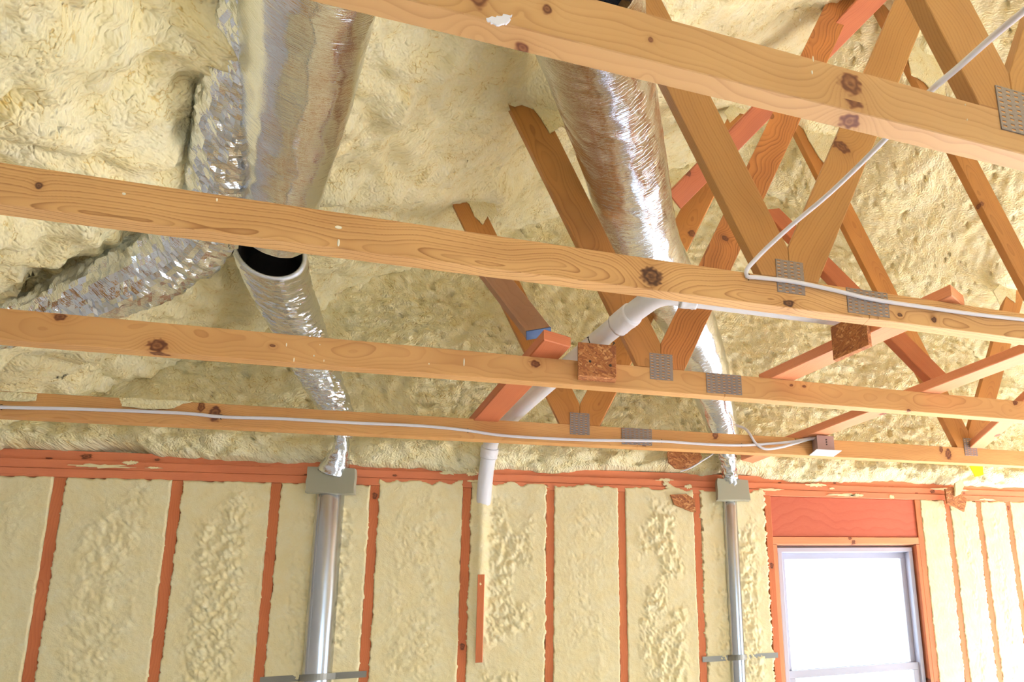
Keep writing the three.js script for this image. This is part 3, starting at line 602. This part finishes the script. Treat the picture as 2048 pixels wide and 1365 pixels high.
{
  // upper left trunk
  const pts = [onSlope(640, -170, 0.17), onSlope(615, 0, 0.17), onSlope(601, 110, 0.17), onSlope(580, 250, 0.18), onSlope(557, 400, 0.2), onSlope(547, 462, 0.21)];
  const g = duct('foil_duct', 'wide smooth foil duct coming down from the top left, beside the narrow flexible duct', pts, [0.118, 0.115, 0.112, 0.104, 0.094, 0.09], mats.foilSmooth, crumple(0.0011, 6));
  // lower left run with its open end
  const low = [onSlope(541, 503, 0.16), onSlope(556, 560, 0.16), onZ(597, 655, 2.72), onZ(633, 740, 2.88), onZ(664, 800, 2.95), onZ(688, 848, 2.98), onZ(686, 876, 3.0)];
  const h = duct('foil_duct', 'crinkled foil duct with an open dark upper end, left of centre', low, [0.1, 0.099, 0.096, 0.09, 0.082, 0.065, 0.03], mats.foil, null, { facet: [0.004, 130, 44, 8] });
  const A = S(low[0]), B = S(low[1]), U = B.clone().sub(A).normalize();
  part('inner_liner', local(tube([A.clone().addScaledVector(U, 0.002), A.clone().addScaledVector(U, 0.09), A.clone().addScaledVector(U, 0.18)], 0.088, { nu: 10, nv: 40, closedStart: false }), h), new THREE.MeshStandardMaterial({ color: 0x16130f, roughness: 0.95, side: THREE.DoubleSide }), h, 'black liner inside the open end');
  part('rolled_rim', local(new THREE.TorusGeometry(0.094, 0.008, 10, 48).applyQuaternion(new THREE.Quaternion().setFromUnitVectors(Z, U)).translate(A.x, A.y, A.z), h), mats.foil, h);
  // narrow flexible duct
  const fx = [onSlope(535, -60, 0.09), onSlope(510, 40, 0.09), onSlope(478, 140, 0.09), onSlope(452, 260, 0.1), onSlope(434, 385, 0.11), onSlope(408, 455, 0.13), onSlope(345, 512, 0.125), onSlope(250, 562, 0.12), onSlope(150, 606, 0.1), onSlope(50, 640, 0.07), onSlope(-60, 662, 0.05)];
  duct('flexible_duct', 'narrow crumpled foil flexible duct bending away to the left edge', fx, [0.056, 0.057, 0.058, 0.06, 0.066, 0.08, 0.088, 0.085, 0.076, 0.064, 0.06], mats.foil, null, { facet: [0.0062, 150, 40, 5] });
  // right trunk
  const rt = [onZ(1140, -110, 1.1), onZ(1172, 40, 1.35), onZ(1203, 150, 1.55), onZ(1250, 330, 1.9), onZ(1290, 490, 2.2), onZ(1382, 655, 2.58), onZ(1430, 800, 2.85), onZ(1455, 890, 2.97)];
  duct('foil_duct', 'large ribbed foil duct descending right of centre towards the wall', rt, [0.158, 0.157, 0.155, 0.15, 0.142, 0.125, 0.11, 0.07], mats.foilRib, (s, th) => crumple(0.0011, 7)(s, th));
}

// ---------------------------------------------------------------- metal stacks in the end wall
const galv = new THREE.MeshStandardMaterial({ color: 0xb9bcc2, metalness: 1, roughness: 0.24 });
const strapMetal = new THREE.MeshStandardMaterial({ color: 0x85847e, metalness: 0.5, roughness: 0.5 });
const galvDull = new THREE.MeshStandardMaterial({ color: 0x96937f, metalness: 0.25, roughness: 0.6 });
function strap(g, x0, y0, x1, y1, cxp, rz, r) {       // band across the stack, bent round it
  const a = onZ(x0, y0, ZW - 0.004), b = onZ(x1, y1, ZW - 0.004), P = [], n = 40, hw = 0.014;
  const pts = [];
  for (let i = 0; i <= n; i++) { const x = mix(a[0], b[0], i / n), d = Math.abs(x - cxp); let z = ZW - 0.004; if (d < r + 0.012) z = Math.min(z, rz - Math.sqrt(Math.max(0, (r + 0.004) ** 2 - d * d))); pts.push([x, mix(a[1], b[1], i / n), z]); }
  const sh = new THREE.BufferGeometry(), pos = [], idx = [];
  pts.forEach(([x, y, z]) => { for (const [dy, dz] of [[-hw, -0.0015], [hw, -0.0015], [hw, 0.001], [-hw, 0.001]]) { const v = V3(x, y + dy, z + dz); pos.push(v.x, v.y, v.z); } });
  for (let i = 0; i < n; i++) for (let k = 0; k < 4; k++) { const p = i * 4 + k, q = i * 4 + (k + 1) % 4; idx.push(p, p + 4, q, q, p + 4, q + 4); }
  sh.setAttribute('position', new THREE.Float32BufferAttribute(pos, 3)); sh.setIndex(idx); const f = sh.toNonIndexed(); f.computeVertexNormals();
  f.setAttribute('uv', new THREE.Float32BufferAttribute(new Float32Array(f.attributes.position.count * 2), 2));
  part('strap', local(f, g), strapMetal, g);
}
function roughPlate(corners, z, thick, seed) {        // sheet with slightly torn edges
  const sh = new THREE.Shape(), r = rng(seed), P = [];
  corners.forEach((c, i) => { const d = corners[(i + 1) % corners.length]; for (let k = 0; k < 5; k++) { const q = onZ(mix(c[0], d[0], k / 5), mix(c[1], d[1], k / 5), z); P.push(new THREE.Vector2(q[0] + (r() - 0.5) * 0.004, q[1] + EYE + (r() - 0.5) * 0.004)); } });
  sh.setFromPoints(P);
  const g = new THREE.ExtrudeGeometry(sh, { depth: thick, bevelEnabled: true, bevelThickness: 0.0008, bevelSize: 0.0008, bevelSegments: 1 });
  return g.translate(0, 0, -z);
}
{
  const top = onZ(663, 985, 3.115), bot = onZ(633, 1345, 3.115), x = (top[0] + bot[0]) / 2, g = thing('metal_vent_stack', 'shiny oval metal vent stack in the left half of the end wall', 'vent pipe', V3(x, -0.8, 3.12));
  const pipe = tube([V3(x, 0.81, 3.115), V3(x, 0.2, 3.115), V3(x, -0.9, 3.115)], 0.053, { nu: 60, nv: 48, disp: (s, th) => 0.0008 * n3(s * 3, Math.cos(th), Math.sin(th)) });
  part('pipe', local(pipe, g), galv, g);
  part('seam', local(box(x - 0.024, x - 0.0215, -0.9, 0.8, 3.066, 3.0705), g), galv, g);
  part('boot_plate', local(roughPlate([[620, 937], [714, 941], [711, 991], [616, 988]], 3.075, 0.03, 3), g), galvDull, g, 'grey sheet metal boot with overspray');
  const a = onZ(688, 872, 3.0), c = onZ(668, 938, 3.06);
  part('collar', local(tube([S(onZ(685, 868, 2.99)), S(onZ(683, 895, 3.02)), S(onZ(676, 918, 3.05)), S(onZ(667, 945, 3.08))], [0.026, 0.028, 0.045, 0.062], { nu: 40, nv: 32, disp: crumple(0.002, 14) }), g), mats.foil, g);
  strap(g, 520, 1362, 733, 1349, x, 3.115, 0.053);
}
{
  const x = 0.937, g = thing('metal_vent_stack', 'slim metal vent stack in the end wall, left of the window', 'vent pipe', V3(x, -0.8, 3.13));
  part('pipe', local(tube([V3(x, 0.82, 3.125), V3(x, 0.2, 3.125), V3(x, -0.9, 3.125)], 0.04, { nu: 60, nv: 40 }), g), galv, g);
  part('boot_plate', local(roughPlate([[1431, 961], [1491, 965], [1496, 1004], [1432, 1003]], 3.085, 0.04, 4), g), galvDull, g, 'dull sheet metal boot');
  part('collar', local(tube([S(onZ(1452, 900, 2.96)), S(onZ(1456, 918, 2.99)), S(onZ(1458, 938, 3.03)), S(onZ(1462, 970, 3.09))], [0.05, 0.04, 0.04, 0.046], { nu: 40, nv: 32, disp: crumple(0.004, 18) }), g), mats.foil, g);
  strap(g, 1405, 1320, 1556, 1311, x, 3.125, 0.04);
}

// ---------------------------------------------------------------- white drain pipe
{
  const pvc = new THREE.MeshStandardMaterial({ color: 0xe6e4ea, roughness: 0.38 }), py = 1.12, R = 0.033;
  const A = onY(1306, 584, py), E0 = onY(1730, 632, py), W0 = onY(1005, 852, 1.04), M0 = onY(1162, 710, 1.1);
  const g = thing('drain_pipe', 'white plastic drain pipe slanting from the centre down to the end wall', 'pipe', V3(W0[0], 1.04, W0[2]));
  const run = [[E0[0], py, A[2]], [A[0] + 0.12, py, A[2]], [A[0] + 0.05, py, A[2] + 0.004], [A[0] + 0.012, py, A[2] + 0.03], [A[0] - 0.02, py, A[2] + 0.085], M0, W0, onZ(983, 884, 3.0), onZ(977, 915, 3.06), onZ(972, 950, 3.075), onZ(969, 980, 3.09), onZ(967, 1020, 3.145), onZ(965, 1100, 3.17)];
  part('pipe', local(tube(run.map(S), R, { nu: 260, nv: 36 }), g), pvc, g);
  const sleeve = (a, b, r, name, label) => part(name, local(tube([S(a), S(a).lerp(S(b), 0.5), S(b)], r, { nu: 10, nv: 36, disp: (s, th) => 0.0015 * n3(s * 60, Math.cos(th) * 2, Math.sin(th) * 2) }), g), pvc, g, label);
  sleeve([A[0] + 0.14, py, A[2]], [A[0] + 0.085, py, A[2]], R + 0.005, 'coupling');
  sleeve([mix(A[0] - 0.02, M0[0], 0.15), py - 0.003, mix(A[2] + 0.085, M0[2], 0.15)], [mix(A[0] - 0.02, M0[0], 0.38), py - 0.007, mix(A[2] + 0.085, M0[2], 0.38)], R + 0.005, 'coupling');
  sleeve(onZ(980, 895, 3.03), onZ(977, 915, 3.06), R + 0.006, 'coupling');
}

// ---------------------------------------------------------------- electrical box and cables
{
  const z = 2.552, a = onZ(1634, 872, z), b = onZ(1668, 903, z), w = b[0] - a[0], h = a[1] - b[1], cx = (a[0] + b[0]) / 2, cy = (a[1] + b[1]) / 2;
  const m = new THREE.MeshStandardMaterial({ color: 0x9c8480, roughness: 0.5, metalness: 0.1 }), g = thing('electrical_box', 'small mauve grey electrical box on the farthest truss chord', 'junction box', V3(cx, cy, z + 0.033));
  part('housing', new RoundedBoxGeometry(w, h, 0.066, 3, 0.004), m, g);
  part('cover', new RoundedBoxGeometry(w + 0.006, h + 0.004, 0.003, 2, 0.001).translate(0, 0, 0.0345), m, g);
  const dark = new THREE.MeshStandardMaterial({ color: 0x3c2c2a, roughness: 0.8 });
  for (const dy of [0.012, 0, -0.012]) part('knockout', new THREE.CylinderGeometry(0.004, 0.004, 0.002, 14).rotateX(Math.PI / 2).translate(0.004, dy + 0.006, 0.0365), dark, g);
  part('flange', new RoundedBoxGeometry(w + 0.05, 0.004, 0.09, 2, 0.0015).translate(0.006, -h / 2 - 0.003, 0.01), new THREE.MeshStandardMaterial({ color: 0xe9e6ea, roughness: 0.4 }), g, 'pale flange under the box');
}
const sheathWhite = new THREE.MeshStandardMaterial({ color: 0xe4e0e8, roughness: 0.4 });
function cable(label, pts, r, staples, zst) {
  const P = pts.map(S), g = thing('electrical_cable', label, 'cable', P[0].clone());
  part('sheath', local(tube(P, r, { nu: pts.length * 14, nv: 14 }), g), sheathWhite, g);
  for (const [px, py] of staples) {
    const q = onZ(px, py, zst), e = new THREE.TorusGeometry(r + 0.0025, 0.0014, 6, 12, Math.PI); e.rotateZ(0).rotateY(Math.PI / 2).rotateX(-Math.PI / 2 + Math.PI / 2);
    e.rotateZ(0); const f = new THREE.TorusGeometry(r + 0.0025, 0.0014, 6, 14, Math.PI); f.rotateX(Math.PI / 2); f.rotateZ(Math.PI / 2); f.translate(q[0], q[1] + EYE, -zst);
    part('staple', local(f, g), steel, g);
  }
  return g;
}
cable('white cable hanging across the top right and stapled along the second truss chord', [onZ(2110, -32, 0.56), onZ(2048, 22, 0.63), onZ(1985, 74, 0.70), onZ(1915, 136, 0.765), onZ(1862, 181, 0.815), onZ(1768, 281, 1.0), onZ(1660, 386, 1.18), onZ(1575, 458, 1.30), onZ(1515, 515, 1.37), onZ(1493, 542, 1.387), onZ(1494, 553, 1.39), onZ(1512, 555, 1.391), onZ(1580, 563, 1.392), onZ(1660, 579, 1.392), onZ(1740, 598, 1.392), onZ(1850, 615, 1.392), onZ(1950, 629, 1.392), onZ(2048, 640, 1.392), onZ(2200, 660, 1.392)], 0.0058, [[1497, 555]], 1.398);
cable('long white cable stapled along the farthest truss chord from the left edge', [onZ(-60, 812, 2.611), onZ(0, 815, 2.611), onZ(130, 818, 2.611), onZ(250, 822, 2.611), onZ(380, 828, 2.611), onZ(440, 834, 2.611), onZ(560, 838, 2.611), onZ(700, 846, 2.611), onZ(850, 853, 2.611), onZ(930, 861, 2.611), onZ(1000, 871, 2.611), onZ(1150, 880, 2.611), onZ(1320, 883, 2.611), onZ(1410, 889, 2.611), onZ(1483, 891, 2.611), onZ(1540, 888, 2.611), onZ(1590, 883, 2.611), onZ(1622, 877, 2.6), onZ(1634, 876, 2.59)], 0.0062, [[4, 815], [443, 835], [936, 862], [1323, 883], [1483, 891], [1590, 882]], 2.6165);
cable('white cable looping over the chord into the grey electrical box', [onZ(1470, 850, 2.66), onZ(1490, 858, 2.64), onZ(1499, 868, 2.613), onZ(1512, 888, 2.606), onZ(1528, 898, 2.604), onZ(1557, 896, 2.604), onZ(1588, 888, 2.604), onZ(1617, 880, 2.596), onZ(1636, 876, 2.58)], 0.0062, [], 2.6165);
cable('thin white cable end hanging over the foam above the wall plate', [onZ(1436, 900, 2.98), onZ(1425, 909, 2.99), onZ(1405, 922, 3.0), onZ(1382, 936, 3.02), onZ(1360, 944, 3.05)], 0.004, [], 3);

// ---------------------------------------------------------------- scraps
single('warning_tag', roughPlate([[1939, 933], [1965, 930], [1966, 951], [1950, 954]], 3.02, 0.002, 12), new THREE.MeshStandardMaterial({ color: 0xf4e000, roughness: 0.6 }), 'small bright yellow tag stuck in the foam below the farthest chord', 'tag');
single('paper_scrap', roughPlate([[974, 38], [1000, 34], [1024, 30], [1015, 48], [1004, 51], [986, 49]], 0.7885, 0.0008, 21), new THREE.MeshStandardMaterial({ color: 0xe8e6f0, roughness: 0.7 }), 'torn white paper scrap stuck to the nearest truss chord', 'paper scrap');
single('strand_board_scrap', roughPlate([[1888, 980], [1902, 975], [1931, 1000], [1926, 1024], [1893, 1008]], 3.075, 0.012, 31), mats.osb, 'brown board scrap caught on the top plate right of the window', 'board scrap');
single('foam_scrap', roughPlate([[1908, 968], [1920, 962], [1926, 972], [1918, 990], [1908, 994]], 3.06, 0.014, 33), mats.foam, 'pale strip of foam dangling beside the board scrap, right of the window', 'foam scrap');
for (const [q, z, sd] of [[[[1334, 905], [1352, 899], [1398, 903], [1404, 918], [1380, 940], [1350, 938], [1336, 926]], 3.05, 41], [[[1340, 991], [1372, 990], [1388, 1000], [1391, 1026], [1376, 1022], [1348, 1010]], 3.122, 42]])
  part('bare_board', roughPlate(q, z, 0.01, sd), mats.osb, wallEnd, 'bare brown board showing through the foam');
{
  const a = onZ(962, 1150, 3.1), b = onZ(962, 1326, 3.1);
  part('cover_strip', board(V3((a[0] + b[0]) / 2 - 0.004, a[1], 3.099), V3((a[0] + b[0]) / 2 - 0.004, b[1], 3.099), 0.03, 0.008, X, { width: 0.089 }), mats.stud, wallEnd);
}

// ---- overspray smeared over the timber
const trussOf = (n) => scene.getObjectByName(n);
function smear(poly, z, parent, seed, m = mats.foamRoof) {
  const g = roughPlate(poly, z, 0.004, seed);
  part('foam_smear', parent.isGroup && parent.name.startsWith('roof_truss') ? local(g, parent) : g, m, parent);
}
smear([[240, 797], [385, 804], [362, 809], [344, 818], [300, 819], [246, 814]], ZD - 0.003, trussOf('roof_truss_003'), 61);
smear([[-20, 783], [74, 789], [72, 803], [-20, 801]], ZD - 0.003, trussOf('roof_truss_003'), 62);
smear([[915, 388], [985, 382], [994, 426], [985, 442], [975, 430], [966, 450], [950, 434], [938, 408]], ZD - 0.003, trussOf('roof_truss_003'), 63);
smear([[1448, 225], [1520, 150], [1540, 160], [1500, 232], [1480, 226], [1460, 246]], ZD - 0.003, trussOf('roof_truss_003'), 64);
smear([[1586, 215], [1660, 235], [1682, 312], [1655, 334], [1640, 318], [1618, 282]], ZD - 0.003, trussOf('roof_truss_003'), 65);
smear([[1986, 583], [2032, 540], [2030, 606], [2012, 592], [2000, 612]], ZD - 0.003, trussOf('roof_truss_003'), 66);
smear([[1030, 168], [1085, 150], [1132, 200], [1142, 268], [1122, 252], [1100, 268], [1078, 232], [1052, 200]], ZC - 0.003, trussOf('roof_truss_002'), 67);
smear([[1806, 70], [1855, 60], [1884, 150], [1893, 206], [1868, 190], [1848, 164], [1822, 150]], ZC - 0.003, trussOf('roof_truss_002'), 68);
{
  const r = rng(404);
  for (let i = 0; i < 26; i++) {
    const x = -2.1 + r() * 4.9, y = PB + [0.014, 0.036, 0.052, 0.072][Math.floor(r() * 4)] + (r() - 0.5) * 0.006, w = 0.03 + r() * r() * 0.22, h = 0.003 + r() * 0.009, sh = new THREE.Shape(), n = 30;
    for (let k = 0; k < n; k++) { const a = k / n * 2 * Math.PI, q = 0.45 + 0.9 * r(); const px = x + Math.cos(a) * w / 2 * q, py = y + Math.sin(a) * h * q + EYE; k ? sh.lineTo(px, py) : sh.moveTo(px, py); }
    part('foam_smear', new THREE.ExtrudeGeometry(sh, { depth: 0.003, bevelEnabled: true, bevelThickness: 0.001, bevelSize: 0.001, bevelSegments: 1 }).translate(0, 0, -ZW - 0.0005), mats.foam, wallEnd);
  }
}

// ---------------------------------------------------------------- light: switches for all
scene.traverse((o) => { if (o.isMesh) { o.castShadow = o.receiveShadow = true; } });
renderer.render(scene, camera);
